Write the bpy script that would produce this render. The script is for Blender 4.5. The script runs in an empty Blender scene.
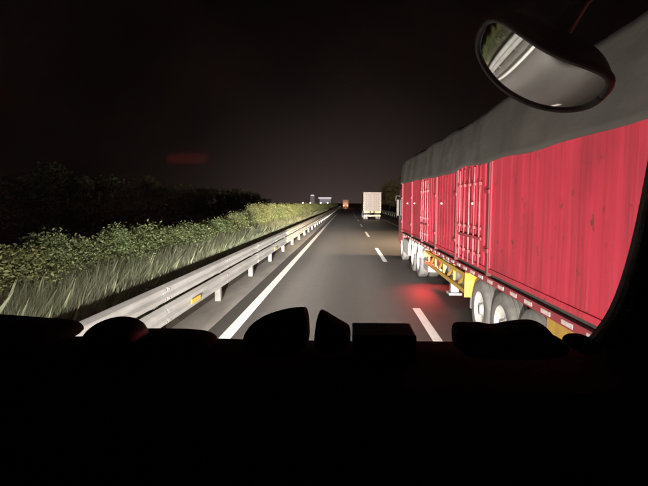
import bpy, math, random
import numpy as np
from mathutils import Vector, Matrix, noise as mnoise
random.seed(7); rng = np.random.default_rng(7)
R = math.radians
scene = bpy.context.scene
col = scene.collection

# ------------------------------------------------------------------ camera
CAM_H = 2.4
cd = bpy.data.cameras.new('camera'); cam = bpy.data.objects.new('camera', cd); col.objects.link(cam)
cam.location = (0, 0, CAM_H)
cam.rotation_euler = (R(90 - 4.76), 0, R(2.68))
cd.sensor_width = 36; cd.lens = 36 * 480 / 648.0
cd.clip_start = 0.02; cd.clip_end = 6000
scene.camera = cam

# ------------------------------------------------------------------ sky (night) and moonlight
world = bpy.data.worlds.new('World'); scene.world = world; world.use_nodes = True
nt = world.node_tree; nt.nodes.clear()
def wn(t, **k):
    n = nt.nodes.new(t)
    for a, b in k.items(): setattr(n, a, b)
    return n
def wmath(op, a, b=None):
    n = wn('ShaderNodeMath', operation=op)
    for i, v in enumerate((a, b)):
        if v is None: continue
        if isinstance(v, (int, float)): n.inputs[i].default_value = v
        else: nt.links.new(v, n.inputs[i])
    return n.outputs[0]
sky = wn('ShaderNodeTexSky', sky_type='NISHITA'); sky.sun_disc = False
sky.sun_elevation = R(25); sky.sun_rotation = R(200)
bg1 = wn('ShaderNodeBackground'); bg1.inputs[1].default_value = 0.00005
nt.links.new(sky.outputs[0], bg1.inputs[0])
# town glow low over the horizon ahead (light pollution)
tc = wn('ShaderNodeTexCoord'); sx = wn('ShaderNodeSeparateXYZ'); nt.links.new(tc.outputs['Generated'], sx.inputs[0])
zf = wmath('EXPONENT', wmath('MULTIPLY', wmath('MAXIMUM', sx.outputs[2], 0.0), -6.5))
az = wmath('POWER', wmath('MAXIMUM', sx.outputs[1], 0.0), 34.0)
gl = wmath('MULTIPLY', zf, wmath('ADD', wmath('MULTIPLY', az, 0.97), 0.025))
bg2 = wn('ShaderNodeBackground'); bg2.inputs[0].default_value = (0.056, 0.040, 0.036, 1)
nt.links.new(gl, bg2.inputs[1])
ad = wn('ShaderNodeAddShader'); nt.links.new(bg1.outputs[0], ad.inputs[0]); nt.links.new(bg2.outputs[0], ad.inputs[1])
wo = wn('ShaderNodeOutputWorld'); nt.links.new(ad.outputs[0], wo.inputs[0])
sl = bpy.data.lights.new('moonlight', 'SUN'); sl.energy = 0.004; sl.angle = R(0.5); sl.color = (1, .95, .88)
so = bpy.data.objects.new('moonlight', sl); col.objects.link(so); so.rotation_euler = (R(65), 0, R(200 - 180))
scene.view_settings.view_transform = 'Standard'; scene.view_settings.look = 'None'
scene.view_settings.exposure = 0; scene.view_settings.gamma = 1
scene.render.engine = 'CYCLES'

# ------------------------------------------------------------------ helpers
cm = cam.rotation_euler.to_matrix()
def P(px, py, Y):
    """world point at forward distance Y on the line of sight of a photograph pixel (authoring aid)"""
    d = cm @ Vector(((px - 324) / 480, -(py - 243) / 480, -1))
    return Vector((0, 0, CAM_H)) + d * (Y / d.y)

class MB:
    def __init__(s): s.v = []; s.f = []
    def add(s, vs, fs):
        o = len(s.v); s.v += [tuple(v) for v in vs]; s.f += [tuple(i + o for i in f) for f in fs]; return s
    def box(s, x0, x1, y0, y1, z0, z1):
        vs = [(x, y, z) for x in (x0, x1) for y in (y0, y1) for z in (z0, z1)]
        return s.add(vs, [(0,1,3,2), (4,6,7,5), (0,4,5,1), (2,3,7,6), (0,2,6,4), (1,5,7,3)])
    def obox(s, a, b, w, h, up=(0,0,1)):
        """bar from a to b, w across, h along up"""
        a = Vector(a); b = Vector(b); d = (b - a).normalized(); u = Vector(up)
        sd = d.cross(u).normalized(); u = sd.cross(d).normalized()
        vs = [p + sd * i * w/2 + u * j * h/2 for p in (a, b) for i in (-1, 1) for j in (-1, 1)]
        return s.add(vs, [(0,1,3,2), (4,6,7,5), (0,4,5,1), (2,3,7,6), (0,2,6,4), (1,5,7,3)])
    def prof(s, pts, a, b, ax='y', closed=True, cap=True):
        """extrude a profile (pairs) along an axis. ax y: pairs are (x,z); ax x: (y,z); ax z: (x,y)"""
        n = len(pts)
        def mk(p, t): return {'y': (p[0], t, p[1]), 'x': (t, p[0], p[1]), 'z': (p[0], p[1], t)}[ax]
        vs = [mk(p, a) for p in pts] + [mk(p, b) for p in pts]
        fs = [(i, (i+1) % n, n + (i+1) % n, n + i) for i in range(n if closed else n - 1)]
        if closed and cap: fs += [tuple(range(n - 1, -1, -1)), tuple(range(n, 2*n))]
        return s.add(vs, fs)
    def lathe(s, pts, c, ax='x', n=28, cap=True):
        """revolve (r, t) pairs about an axis through c"""
        vs = []; m = len(pts)
        for k in range(n):
            a = 2 * math.pi * k / n; ca, sa = math.cos(a), math.sin(a)
            for r, t in pts:
                q = {'x': (t, r*ca, r*sa), 'y': (r*ca, t, r*sa), 'z': (r*ca, r*sa, t)}[ax]
                vs.append((c[0]+q[0], c[1]+q[1], c[2]+q[2]))
        fs = []
        for k in range(n):
            k2 = (k + 1) % n
            for i in range(m - 1): fs.append((k*m+i, k2*m+i, k2*m+i+1, k*m+i+1))
        if cap:
            fs.append(tuple(k*m for k in range(n))); fs.append(tuple(k*m + m - 1 for k in range(n - 1, -1, -1)))
        return s.add(vs, fs)
    def tube(s, pts, rads, n=8):
        pts = [Vector(p) for p in pts]; rings = []
        for i, p in enumerate(pts):
            d = (pts[min(i+1, len(pts)-1)] - pts[max(i-1, 0)]).normalized()
            u = d.orthogonal().normalized() if i == 0 else (pu - d * pu.dot(d)).normalized()
            pu = u; w = d.cross(u)
            r = rads[i] if isinstance(rads, (list, tuple)) else rads
            rings.append([p + (u*math.cos(2*math.pi*k/n) + w*math.sin(2*math.pi*k/n))*r for k in range(n)])
        vs = [v for rg in rings for v in rg]; m = len(pts)
        fs = [(i*n+k, i*n+(k+1)%n, (i+1)*n+(k+1)%n, (i+1)*n+k) for i in range(m-1) for k in range(n)]
        fs += [tuple(range(n-1, -1, -1)), tuple(range((m-1)*n, m*n))]
        return s.add(vs, fs)
    def mesh(s, name, mt, smooth=False):
        me = bpy.data.meshes.new(name); me.from_pydata(s.v, [], s.f)
        import bmesh
        bm = bmesh.new(); bm.from_mesh(me); bmesh.ops.recalc_face_normals(bm, faces=bm.faces); bm.to_mesh(me); bm.free()
        if smooth: me.shade_smooth()
        if mt: me.materials.append(mt)
        return me
    def build(s, name, mt, parent=None, smooth=False, bevel=0, sub=0, loc=None):
        o = bpy.data.objects.new(name, s.mesh(name, mt, smooth)); col.objects.link(o)
        if parent: o.parent = parent
        if loc: o.location = loc
        if bevel:
            m = o.modifiers.new('bevel', 'BEVEL'); m.width = bevel; m.segments = 2; m.limit_method = 'ANGLE'
        if sub:
            m = o.modifiers.new('sub', 'SUBSURF'); m.levels = sub; m.render_levels = sub
        return o
def inst(src, name, parent=None, loc=(0, 0, 0), rz=0, sc=None):
    o = src.copy(); col.objects.link(o); o.name = name; o.parent = parent; o.location = loc; o.rotation_euler = (0, 0, rz)
    if sc: o.scale = sc
    return o
def put(name, me, parent=None, loc=(0, 0, 0), rz=0, sc=None):
    o = bpy.data.objects.new(name, me); col.objects.link(o); o.parent = parent; o.location = loc; o.rotation_euler = (0, 0, rz)
    if sc: o.scale = sc
    return o
def tag(o, label=None, cat=None, group=None, kind=None):
    if label: o['label'] = label
    if cat: o['category'] = cat
    if group: o['group'] = group
    if kind: o['kind'] = kind
    return o
def thing(name, label, cat, loc=(0, 0, 0), group=None):
    o = bpy.data.objects.new(name, None); col.objects.link(o); o.location = loc; o.empty_display_size = .2
    return tag(o, label, cat, group)

# ------------------------------------------------------------------ materials
def mat(name, c, rough=.6, metal=0, c2=None, nscale=6, stretch=(1,1,1), bump=0, bscale=60, emit=None, estr=0, spec=.5, isl=0, detail=6, contrast=(.35,.65), coat=0):
    m = bpy.data.materials.new(name); m.use_nodes = True
    t = m.node_tree; b = t.nodes['Principled BSDF']
    b.inputs['Base Color'].default_value = (*c, 1); b.inputs['Roughness'].default_value = rough
    b.inputs['Metallic'].default_value = metal; b.inputs['Specular IOR Level'].default_value = spec
    b.inputs['Coat Weight'].default_value = coat
    L = t.links.new
    co = t.nodes.new('ShaderNodeTexCoord'); mp = t.nodes.new('ShaderNodeMapping'); mp.inputs['Scale'].default_value = stretch
    L(co.outputs['Object'], mp.inputs[0])
    out = None
    if c2:
        n = t.nodes.new('ShaderNodeTexNoise'); n.inputs['Scale'].default_value = nscale; n.inputs['Detail'].default_value = detail
        n.inputs['Roughness'].default_value = .65
        L(mp.outputs[0], n.inputs['Vector'])
        r = t.nodes.new('ShaderNodeMapRange'); r.inputs[1].default_value = contrast[0]; r.inputs[2].default_value = contrast[1]
        L(n.outputs[0], r.inputs[0])
        x = t.nodes.new('ShaderNodeMix'); x.data_type = 'RGBA'
        x.inputs[6].default_value = (*c, 1); x.inputs[7].default_value = (*c2, 1); L(r.outputs[0], x.inputs[0])
        out = x.outputs[2]; L(out, b.inputs['Base Color'])
    if isl:
        g = t.nodes.new('ShaderNodeNewGeometry'); oi = t.nodes.new('ShaderNodeObjectInfo')
        h = t.nodes.new('ShaderNodeHueSaturation')
        a1 = t.nodes.new('ShaderNodeMath'); a1.operation = 'MULTIPLY_ADD'; a1.inputs[1].default_value = isl * 2; a1.inputs[2].default_value = 1 - isl
        L(g.outputs['Random Per Island'], a1.inputs[0]); L(a1.outputs[0], h.inputs['Value'])
        a2 = t.nodes.new('ShaderNodeMath'); a2.operation = 'MULTIPLY_ADD'; a2.inputs[1].default_value = .05; a2.inputs[2].default_value = .475
        L(oi.outputs['Random'], a2.inputs[0]); L(a2.outputs[0], h.inputs['Hue'])
        if out: L(out, h.inputs['Color'])
        else: h.inputs['Color'].default_value = (*c, 1)
        L(h.outputs[0], b.inputs['Base Color'])
    if bump:
        n = t.nodes.new('ShaderNodeTexNoise'); n.inputs['Scale'].default_value = bscale; n.inputs['Detail'].default_value = 4
        L(mp.outputs[0], n.inputs['Vector'])
        u = t.nodes.new('ShaderNodeBump'); u.inputs['Strength'].default_value = bump; u.inputs['Distance'].default_value = .02
        L(n.outputs[0], u.inputs['Height']); L(u.outputs[0], b.inputs['Normal'])
    if emit:
        b.inputs['Emission Color'].default_value = (*emit, 1); b.inputs['Emission Strength'].default_value = estr
    return m
M = {}
M['soil'] = mat('soil', (.075, .062, .045), .95, c2=(.13, .11, .085), nscale=1.3, bump=.6, bscale=9)
M['gutter'] = mat('gutter_concrete', (.26, .24, .215), .9, c2=(.37, .35, .32), nscale=2.2, stretch=(1, .25, 1), bump=.3, bscale=30)
M['paint'] = mat('road_paint', (.80, .79, .77), .55, c2=(.62, .61, .59), nscale=9, stretch=(1, .5, 1), bump=.2, bscale=80, contrast=(.5, .72))
M['galv'] = mat('galvanised_steel', (.55, .55, .54), .5, .2, c2=(.40, .40, .39), nscale=1.8, stretch=(1, .4, 1))
M['post'] = mat('post_steel', (.20, .20, .19), .7, .1, c2=(.13, .125, .12), nscale=5)
M['yellow_refl'] = mat('yellow_reflector', (.80, .48, .05), .35)
M['white_refl'] = mat('white_reflector', (.85, .85, .83), .3)
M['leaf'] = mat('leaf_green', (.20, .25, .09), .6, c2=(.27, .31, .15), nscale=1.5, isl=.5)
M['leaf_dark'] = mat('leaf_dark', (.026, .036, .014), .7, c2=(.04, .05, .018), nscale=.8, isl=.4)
M['leaf_olive'] = mat('leaf_olive', (.12, .11, .045), .6, c2=(.16, .13, .06), nscale=.8, isl=.4)
M['grass'] = mat('verge_grass', (.20, .225, .125), .8, c2=(.30, .31, .21), nscale=.9, isl=.45)
M['bark'] = mat('bark', (.09, .07, .05), .9, c2=(.14, .11, .08), nscale=12, stretch=(1, 1, .2), bump=.5, bscale=20)
def red_paint():
    m = mat('red_panel_paint', (.60, .048, .082), .6, c2=(.50, .042, .07), nscale=1.5, stretch=(1, 2.4, .30), bump=.15, bscale=5, contrast=(.4, .75), spec=.3)
    t = m.node_tree; b = t.nodes['Principled BSDF']; L = t.links.new
    src = b.inputs['Base Color'].links[0].from_socket
    co = t.nodes.new('ShaderNodeTexCoord')
    def layer(src, scale, st, lo, hi, colr, amt):
        mp = t.nodes.new('ShaderNodeMapping'); mp.inputs['Scale'].default_value = st; L(co.outputs['Object'], mp.inputs[0])
        n = t.nodes.new('ShaderNodeTexNoise'); n.inputs['Scale'].default_value = scale; n.inputs['Detail'].default_value = 7; L(mp.outputs[0], n.inputs['Vector'])
        r_ = t.nodes.new('ShaderNodeMapRange'); r_.inputs[1].default_value = lo; r_.inputs[2].default_value = hi; r_.inputs[4].default_value = amt; L(n.outputs[0], r_.inputs[0])
        x = t.nodes.new('ShaderNodeMix'); x.data_type = 'RGBA'; L(r_.outputs[0], x.inputs[0]); L(src, x.inputs[6]); x.inputs[7].default_value = (*colr, 1)
        return x.outputs[2]
    c = layer(src, 1.1, (1, 1, .7), .47, .70, (.20, .03, .042), .48)        # road grime patches
    c = layer(c, 5, (1, 3, .10), .54, .75, (.18, .045, .045), .55)           # rain streaks
    c = layer(c, 6, (1, 1, 1), .64, .72, (.11, .045, .035), .8)             # chips and rust spots
    c = layer(c, 2.5, (1, 4, .12), .60, .85, (.66, .20, .22), .35)          # faded streaks
    L(c, b.inputs['Base Color']); return m
M['red'] = red_paint()
M['red_worn'] = mat('red_worn_post', (.15, .022, .03), .7, c2=(.10, .035, .035), nscale=5, stretch=(1, 1, .3))
M['pale_worn'] = mat('pale_worn_paint', (.46, .20, .22), .6, c2=(.36, .04, .06), nscale=3, stretch=(1, 1, .5), contrast=(.38, .55))
M['rail_red'] = mat('rail_red', (.38, .04, .06), .55, c2=(.25, .05, .06), nscale=6)
M['tape_white'] = mat('tape_white', (.72, .62, .60), .4, c2=(.5, .40, .40), nscale=20)
M['tape_red'] = mat('tape_red', (.50, .03, .05), .4)
M['tarp'] = mat('tarp_canvas', (.066, .061, .054), .65, c2=(.048, .045, .041), nscale=1.6, stretch=(1, .5, 1.2), bump=.35, bscale=7)
M['yellow'] = mat('yellow_chassis_paint', (.50, .30, .055), .5, c2=(.36, .22, .06), nscale=6, contrast=(.45, .7))
M['rubber'] = mat('tyre_rubber', (.12, .115, .11), .85, c2=(.20, .19, .18), nscale=5, bump=.2, bscale=40)
M['rim'] = mat('steel_rim', (.66, .64, .62), .5, .1, c2=(.46, .44, .42), nscale=6)
M['alu'] = mat('aluminium', (.60, .60, .60), .42, .3, c2=(.45, .44, .43), nscale=5)
M['chassis'] = mat('chassis_dark', (.055, .05, .05), .6, c2=(.09, .08, .07), nscale=6)
M['white_body'] = mat('white_box_paint', (.60, .57, .60), .5, c2=(.45, .42, .44), nscale=2.2)
M['lattice'] = mat('door_lattice', (.38, .35, .36), .55)
M['blue_body'] = mat('side_board', (.20, .20, .26), .5)
M['orange_body'] = mat('cream_box_paint', (.60, .42, .30), .5, c2=(.5, .36, .26), nscale=1)
M['amber_lamp'] = mat('amber_lamp', (.8, .4, .05), .4, emit=(1, .66, .2), estr=2.2)
M['red_lamp'] = mat('red_lamp', (.6, .02, .02), .4, emit=(1, .06, .05), estr=4)
M['red_hot'] = mat('red_lamp_hot', (.6, .05, .05), .4, emit=(1, .35, .25), estr=6)
M['lamp_white'] = mat('lamp_white', (.8, .8, .8), .4, emit=(1, .93, .82), estr=9)
M['canopy_lit'] = mat('canopy_lit', (.6, .58, .6), .5, emit=(.95, .88, .95), estr=.7)
M['station_wall'] = mat('station_wall', (.4, .38, .38), .7, emit=(.9, .8, .9), estr=.12)  # weak emission puts the floodlight on the walls into the material
M['station_dark'] = mat('station_dark', (.15, .14, .15), .7)
M['trim'] = mat('cab_trim', (.055, .048, .047), .8, c2=(.038, .034, .033), nscale=30, bump=.25, bscale=180)
M['cloth'] = mat('dark_cloth', (.035, .026, .026), .95, c2=(.022, .018, .018), nscale=14, bump=.5, bscale=50)
M['blackplastic'] = mat('black_plastic', (.02, .02, .021), .45)
M['housing'] = mat('mirror_housing', (.018, .018, .02), .5, bump=.1, bscale=200)
M['mirror'] = mat('mirror_glass', (.84, .85, .84), .07, 1.0)
M['headlens'] = mat('headlamp_lens', (.8, .8, .8), .2, emit=(1, .97, .9), estr=3)
M['cabpaint'] = mat('cab_paint', (.55, .55, .54), .35, coat=.4)
M['redcab'] = mat('red_cab_paint', (.42, .05, .06), .4, c2=(.30, .04, .05), nscale=3, coat=.3)
M['darkglass'] = mat('dark_glass', (.02, .02, .022), .08)
M['added_red_strip'] = mat('added_red_strip', (.4, .02, .02), .5, emit=(1, .09, .07), estr=1.6)  # emitter made up for the red reflection in the windscreen
M['headwarm'] = mat('headlamp_lens_warm', (.8, .8, .8), .2, emit=(1, .8, .5), estr=3)

def asphalt():
    m = bpy.data.materials.new('asphalt'); m.use_nodes = True; t = m.node_tree; b = t.nodes['Principled BSDF']; L = t.links.new
    co = t.nodes.new('ShaderNodeTexCoord')
    def nz(scale, st, detail=5):
        mp = t.nodes.new('ShaderNodeMapping'); mp.inputs['Scale'].default_value = st; L(co.outputs['Object'], mp.inputs[0])
        n = t.nodes.new('ShaderNodeTexNoise'); n.inputs['Scale'].default_value = scale; n.inputs['Detail'].default_value = detail
        L(mp.outputs[0], n.inputs['Vector']); return n.outputs[0]
    big = nz(.55, (1, .10, 1)); mid = nz(6, (1, .5, 1)); fine = nz(140, (1, 1, 1), 3); trk = nz(1.5, (1, .012, 1), 2)
    def mth(op, a, b_):
        n = t.nodes.new('ShaderNodeMath'); n.operation = op
        for i, v in enumerate((a, b_)):
            if isinstance(v, (int, float)): n.inputs[i].default_value = v
            else: L(v, n.inputs[i])
        return n.outputs[0]
    s = mth('ADD', mth('ADD', mth('MULTIPLY', big, .28), mth('MULTIPLY', trk, .22)), mth('ADD', mth('MULTIPLY', mid, .22), mth('MULTIPLY', fine, .28)))
    cr = t.nodes.new('ShaderNodeValToRGB'); L(s, cr.inputs[0])
    cr.color_ramp.elements[0].position = .36; cr.color_ramp.elements[0].color = (.036, .033, .031, 1)
    cr.color_ramp.elements[1].position = .66; cr.color_ramp.elements[1].color = (.084, .077, .071, 1)
    L(cr.outputs[0], b.inputs['Base Color'])
    b.inputs['Roughness'].default_value = .62
    u = t.nodes.new('ShaderNodeBump'); u.inputs['Strength'].default_value = .35; u.inputs['Distance'].default_value = .01
    L(fine, u.inputs['Height']); L(u.outputs[0], b.inputs['Normal'])
    return m
M['asphalt'] = asphalt()

def headlight(name, loc, parent, watts, colr, eps=.001, k=1.5, up=.12, cone=170, pitch=0, yaw=0, eps_up=None, xk=1.0):
    """a headlamp's own spot lamp; its photometry (bright forward hot spot, wide spread) is in its nodes"""
    l = bpy.data.lights.new(name, 'SPOT'); l.energy = watts; l.color = colr; l.spot_size = R(cone); l.spot_blend = .25
    l.shadow_soft_size = .06; l.use_nodes = True
    t = l.node_tree; t.nodes.clear(); L = t.links.new
    def mth(op, a, b_=None):
        n = t.nodes.new('ShaderNodeMath'); n.operation = op
        for i, v in enumerate((a, b_)):
            if v is None: continue
            if isinstance(v, (int, float)): n.inputs[i].default_value = v
            else: L(v, n.inputs[i])
        return n.outputs[0]
    c = t.nodes.new('ShaderNodeTexCoord'); s = t.nodes.new('ShaderNodeSeparateXYZ'); L(c.outputs['Normal'], s.inputs[0])
    x, y = s.outputs[0], s.outputs[1]
    dn = mth('MINIMUM', y, 0.0); upv = mth('MAXIMUM', y, 0.0)
    q = mth('ADD', mth('MULTIPLY', mth('MULTIPLY', x, x), xk), mth('ADD', mth('MULTIPLY', mth('MULTIPLY', dn, dn), k), mth('MULTIPLY', mth('MULTIPLY', upv, upv), up)))
    mr = t.nodes.new('ShaderNodeMapRange'); mr.interpolation_type = 'SMOOTHSTEP'      # low-beam cut-off near the horizontal
    mr.inputs[1].default_value = -.014; mr.inputs[2].default_value = -.002; mr.inputs[3].default_value = eps; mr.inputs[4].default_value = eps_up or eps
    L(y, mr.inputs[0])
    st = mth('DIVIDE', 1.0, mth('ADD', mth('POWER', q, 1.5), mr.outputs[0]))
    e = t.nodes.new('ShaderNodeEmission'); L(st, e.inputs[1]); o = t.nodes.new('ShaderNodeOutputLight'); L(e.outputs[0], o.inputs[0])
    ob = bpy.data.objects.new(name, l); col.objects.link(ob); ob.location = loc; ob.rotation_euler = (R(90 + pitch), 0, R(yaw)); ob.parent = parent
    return ob

# ------------------------------------------------------------------ ground, road, markings
g = MB().add([(-3000, -200, -.05), (3000, -200, -.05), (3000, 4000, -.05), (-3000, 4000, -.05)], [(0,1,2,3)]).build('ground', M['soil'])
tag(g, kind='structure')
XL, XD, XR = -2.16, 1.60, 5.35          # left edge line, lane dashes, right edge line
RAIL = -2.95
def crossed(x0, x1, y0, y1, z0, z1, name, mt, ny=1):
    return MB().box(x0, x1, y0, y1, z0, z1).build(name, mt)
road = crossed(-2.60, 8.0, -30, 1500, -.2, 0, 'road', M['asphalt']); tag(road, kind='structure')
gut = crossed(-3.35, -2.604, -30, 1500, -.2, .012, 'median_gutter', M['gutter']); tag(gut, kind='structure')
def sheet(x0, x1, y0, y1, z): return MB().add([(x0,y0,z),(x1,y0,z),(x1,y1,z),(x0,y1,z)], [(0,1,2,3)])
for x, w in ((XL, .22), (XR, .20)):
    sheet(x - w/2, x + w/2, -30, 1200, .004).build('edge_line', M['paint'], road)
dash = sheet(-.085, .085, 0, 6, .004).mesh('lane_dash', M['paint'])
for i in range(-1, 32): put('lane_dash', dash, road, (XD, 4.9 + 14.7 * i, 0))
# raised median earth bed
bed = MB(); nx, ny = 12, 160
vs = [(-3.352 - 7.5*i/nx, -10 + 3.5*j, .10*math.sin(math.pi*min(1, i/2.5)/2) + .12*math.sin(math.pi*i/nx) + .05*mnoise.noise((i*1.7, j*.7, 0)) - (.12 if i == nx else 0)) for j in range(ny) for i in range(nx+1)]
bed.add(vs, [(j*(nx+1)+i, j*(nx+1)+i+1, (j+1)*(nx+1)+i+1, (j+1)*(nx+1)+i) for j in range(ny-1) for i in range(nx)])
tag(bed.build('median_bed', M['soil'], smooth=True), kind='structure')

# ------------------------------------------------------------------ guardrails
def wprofile(z0, z1, face, sgn):
    h = z1 - z0
    pr = [(0, 0), (.015, .02), (.075, .14), (.083, .20), (.083, .30), (.075, .36), (.012, .47), (.012, .53), (.075, .64), (.083, .70), (.083, .80), (.075, .86), (.015, .98), (0, 1)]
    out = [(face + sgn * (d - .083), z0 + t*h) for d, t in pr]
    back = [(face + sgn * (d - .083 - .004), z0 + t*h) for d, t in reversed(pr)]
    return out + back
def guardrail(label, face, sgn, y0, n, tiers, refl, refl_mat, ends):
    th = thing('guardrail', label, 'guardrail', (face, y0, 0))
    beams = []
    for (a, b) in tiers:
        beams.append(MB().prof(wprofile(a, b, 0, sgn), 0, 4.05).mesh('rail_beam', M['galv'], False))
    top = max(b for a, b in tiers)
    post = MB().box(-sgn*.19, -sgn*.33, -.07, .07, -.25, top - .04)
    post = post.mesh('post', M['post'])
    blks = [MB().box(-sgn*.084, -sgn*.189, -.05, .05, a + .05, b - .05).mesh('spacer_block', M['post']) for (a, b) in tiers]
    splice = MB()
    for (a, b) in tiers:
        for zz in (.25, .75):
            for dy in (-.08, .08):
                splice.lathe([(.016, 0), (.016, sgn*.012), (.008, sgn*.016)], (0, dy, a + (b-a)*zz), 'x', 8)
    splice = splice.mesh('splice_bolts', M['post'])
    for i in range(n):
        for k, be in enumerate(beams):
            put('rail_beam', be, th, (-.002*(i % 2)*sgn, 4*i, 0))
        p = put('post', post, th, (0, 4*i, 0))
        for blk in blks: put('spacer_block', blk, th, (0, 4*i, 0))
        if i < 14: tag(put('splice_bolts', splice, th, (0, 4*i, 0)), kind='stuff')
    rm = MB().box(0, sgn*.02, -.26, .26, -.04, .04).mesh('reflector', refl_mat)
    for (yy, zz) in refl: put('reflector', rm, th, (sgn*.003, yy - y0, zz))
    return th
lr = [(8.9, .575), (19.2, .575)] + [(33.5 + 12*i, .60) for i in range(12)]
guardrail('two-tier galvanised guardrail with small yellow reflectors beside the green hedge', RAIL + .08, 1, -.5, 75, [(.42, .74), (.79, 1.09)], lr, M['yellow_refl'], None)
guardrail('single-beam grey guardrail on the far shoulder in front of the roadside trees', 8.25, -1, 26, 60, [(.45, .78)], [(30 + 8*i, .92) for i in range(26)], M['white_refl'], None)

# ------------------------------------------------------------------ planting
def leaves_mesh(name, centers, size, mt, up=.3, aspect=2.0):
    n = len(centers); c = np.asarray(centers)
    d = rng.normal(size=(n, 3)); d[:, 2] += up; d /= np.linalg.norm(d, axis=1)[:, None]
    t = rng.normal(size=(n, 3)); s = np.cross(d, t); s /= np.linalg.norm(s, axis=1)[:, None]
    L_ = (size * rng.uniform(.45, 1.6, n))[:, None]; W = L_ / aspect
    nn = np.cross(d, s)
    v = np.stack([c, c + d*L_*.5 + s*W*.5 + nn*L_*.06, c + d*L_, c + d*L_*.5 - s*W*.5 + nn*L_*.06], 1).reshape(-1, 3)
    f = np.arange(n*4).reshape(-1, 4)
    me = bpy.data.meshes.new(name); me.from_pydata(v.tolist(), [], f.tolist()); me.materials.append(mt)
    return me
def shrub_centers(n, h, r, clumps):
    cs = []
    cl = []
    for k in range(clumps):
        z = h * (.12 + .86 * (k + .5) / clumps); a = k * 2.4
        pr = r * (1.0 - .55 * max(0, (z/h - .55) / .45) ** 1.5) * (.75 + .25*min(1, z/h/.25))
        rr = pr * math.sqrt(random.random()) * .75
        cl.append((rr*math.cos(a), rr*math.sin(a), z, r * random.uniform(.28, .5)))
    cl.append((0, 0, h - .12, .14)); cl.append((.08, .1, h - .05, .10))
    per = n // len(cl)
    for x, y, z, q in cl:
        u = rng.normal(size=(per, 3)); u /= np.linalg.norm(u, axis=1)[:, None]
        rad = q * rng.uniform(.35, 1.0, per) ** .5
        p = np.array((x, y, z)) + u * rad[:, None] * np.array((1, 1, 1.1)); p[:, 2] = np.maximum(p[:, 2], .05)
        cs.append(p)
    return np.concatenate(cs)
shrub_vars = []
for k in range(6):
    h = 2.0; me = leaves_mesh('foliage', shrub_centers(10500, h, .62 + .05*(k % 3), 26 + 3*k), .050, M['leaf'])
    st = MB().tube([(0, 0, -.25), (.02, .01, .6), (-.02, .03, 1.2), (.01, 0, 1.75)], [.03, .026, .018, .006], 6)
    for q in range(7):
        a = q*2.4; z = .35 + .18*q
        st.tube([(0, 0, z), (.22*math.cos(a), .22*math.sin(a), z + .22), (.34*math.cos(a), .34*math.sin(a), z + .45)], [.014, .009, .004], 5)
    shrub_vars.append((me, st.mesh('stem', M['bark'])))
def shrub(x, y, h, k, w=1.0):
    th = thing('median_shrub', 'leafy green shrub in the hedge row behind the two-tier guardrail', 'shrub', (x, y, .12), 'shrubs of the median hedge')
    s = (w, w, h / 2.0); rz = random.uniform(0, 6.28)
    put('foliage', shrub_vars[k][0], th, (0, 0, 0), rz, s); put('stem', shrub_vars[k][1], th, (0, 0, 0), rz, s)
y = 2.6; i = 0
while y < 240:
    h = 1.66 if y < 11 else (1.52 if y < 19 else (1.78 if y < 23 else 1.98))
    h *= random.uniform(.95, 1.05)
    shrub(-4.75 + random.uniform(-.12, .12), y, h, i % 6, random.uniform(1.0, 1.2))
    y += (1.0 if y < 40 else 1.45 if y < 100 else 2.6) * random.uniform(.88, 1.12); i += 1
# verge grass: uncountable
def grass(name, n, xr, yr, hr, mt, label, ypow=1.0):
    x = rng.uniform(*xr, n); yy = yr[0] + (yr[1] - yr[0]) * rng.uniform(0, 1, n) ** ypow
    # taller towards the hedge, in tufts
    tuft = np.array([mnoise.noise((p*2.3, q*1.6, 4.0)) for p, q in zip(x.tolist(), yy.tolist())])
    keep = tuft > rng.uniform(-.9, -.1, n)
    x, yy, tuft = x[keep], yy[keep], tuft[keep]; n = len(x)
    h = (1.02 + .34 * (xr[1] - x) / (xr[1] - xr[0]) + .10 * tuft) * rng.uniform(*hr, n)
    a = rng.uniform(0, 2*np.pi, n); w = .0022 + .00028*yy
    lean = rng.normal(0, .27, (n, 2)); lean[:, 1] += .10; lean[:, 0] -= .06
    lean[:, 0] = np.minimum(lean[:, 0], (-3.42 - x) / h)
    dx, dy = np.cos(a)*w, np.sin(a)*w
    z0 = np.full(n, .08)
    v = np.stack([np.stack([x-dx, yy-dy, z0], 1), np.stack([x+dx, yy+dy, z0], 1),
                  np.stack([x+dx*.7+lean[:,0]*h*.45, yy+dy*.7+lean[:,1]*h*.45, z0+h*.62], 1),
                  np.stack([x+lean[:,0]*h, yy+lean[:,1]*h, z0+h], 1),
                  np.stack([x-dx*.7+lean[:,0]*h*.45, yy-dy*.7+lean[:,1]*h*.45, z0+h*.62], 1)], 1).reshape(-1, 3)
    f = (np.arange(n)[:, None]*5 + np.array([0, 1, 2, 3, 4])).tolist()
    me = bpy.data.meshes.new(name); me.from_pydata(v.tolist(), [], f); me.materials.append(mt)
    o = bpy.data.objects.new(name, me); col.objects.link(o)
    return tag(o, label, 'grass', kind='stuff')
grass('verge_grass', 230000, (-4.55, -3.50), (2.5, 95), (.74, 1.06), M['grass'], 'long pale grass and weeds between guardrail and hedge', 1.5)

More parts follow.
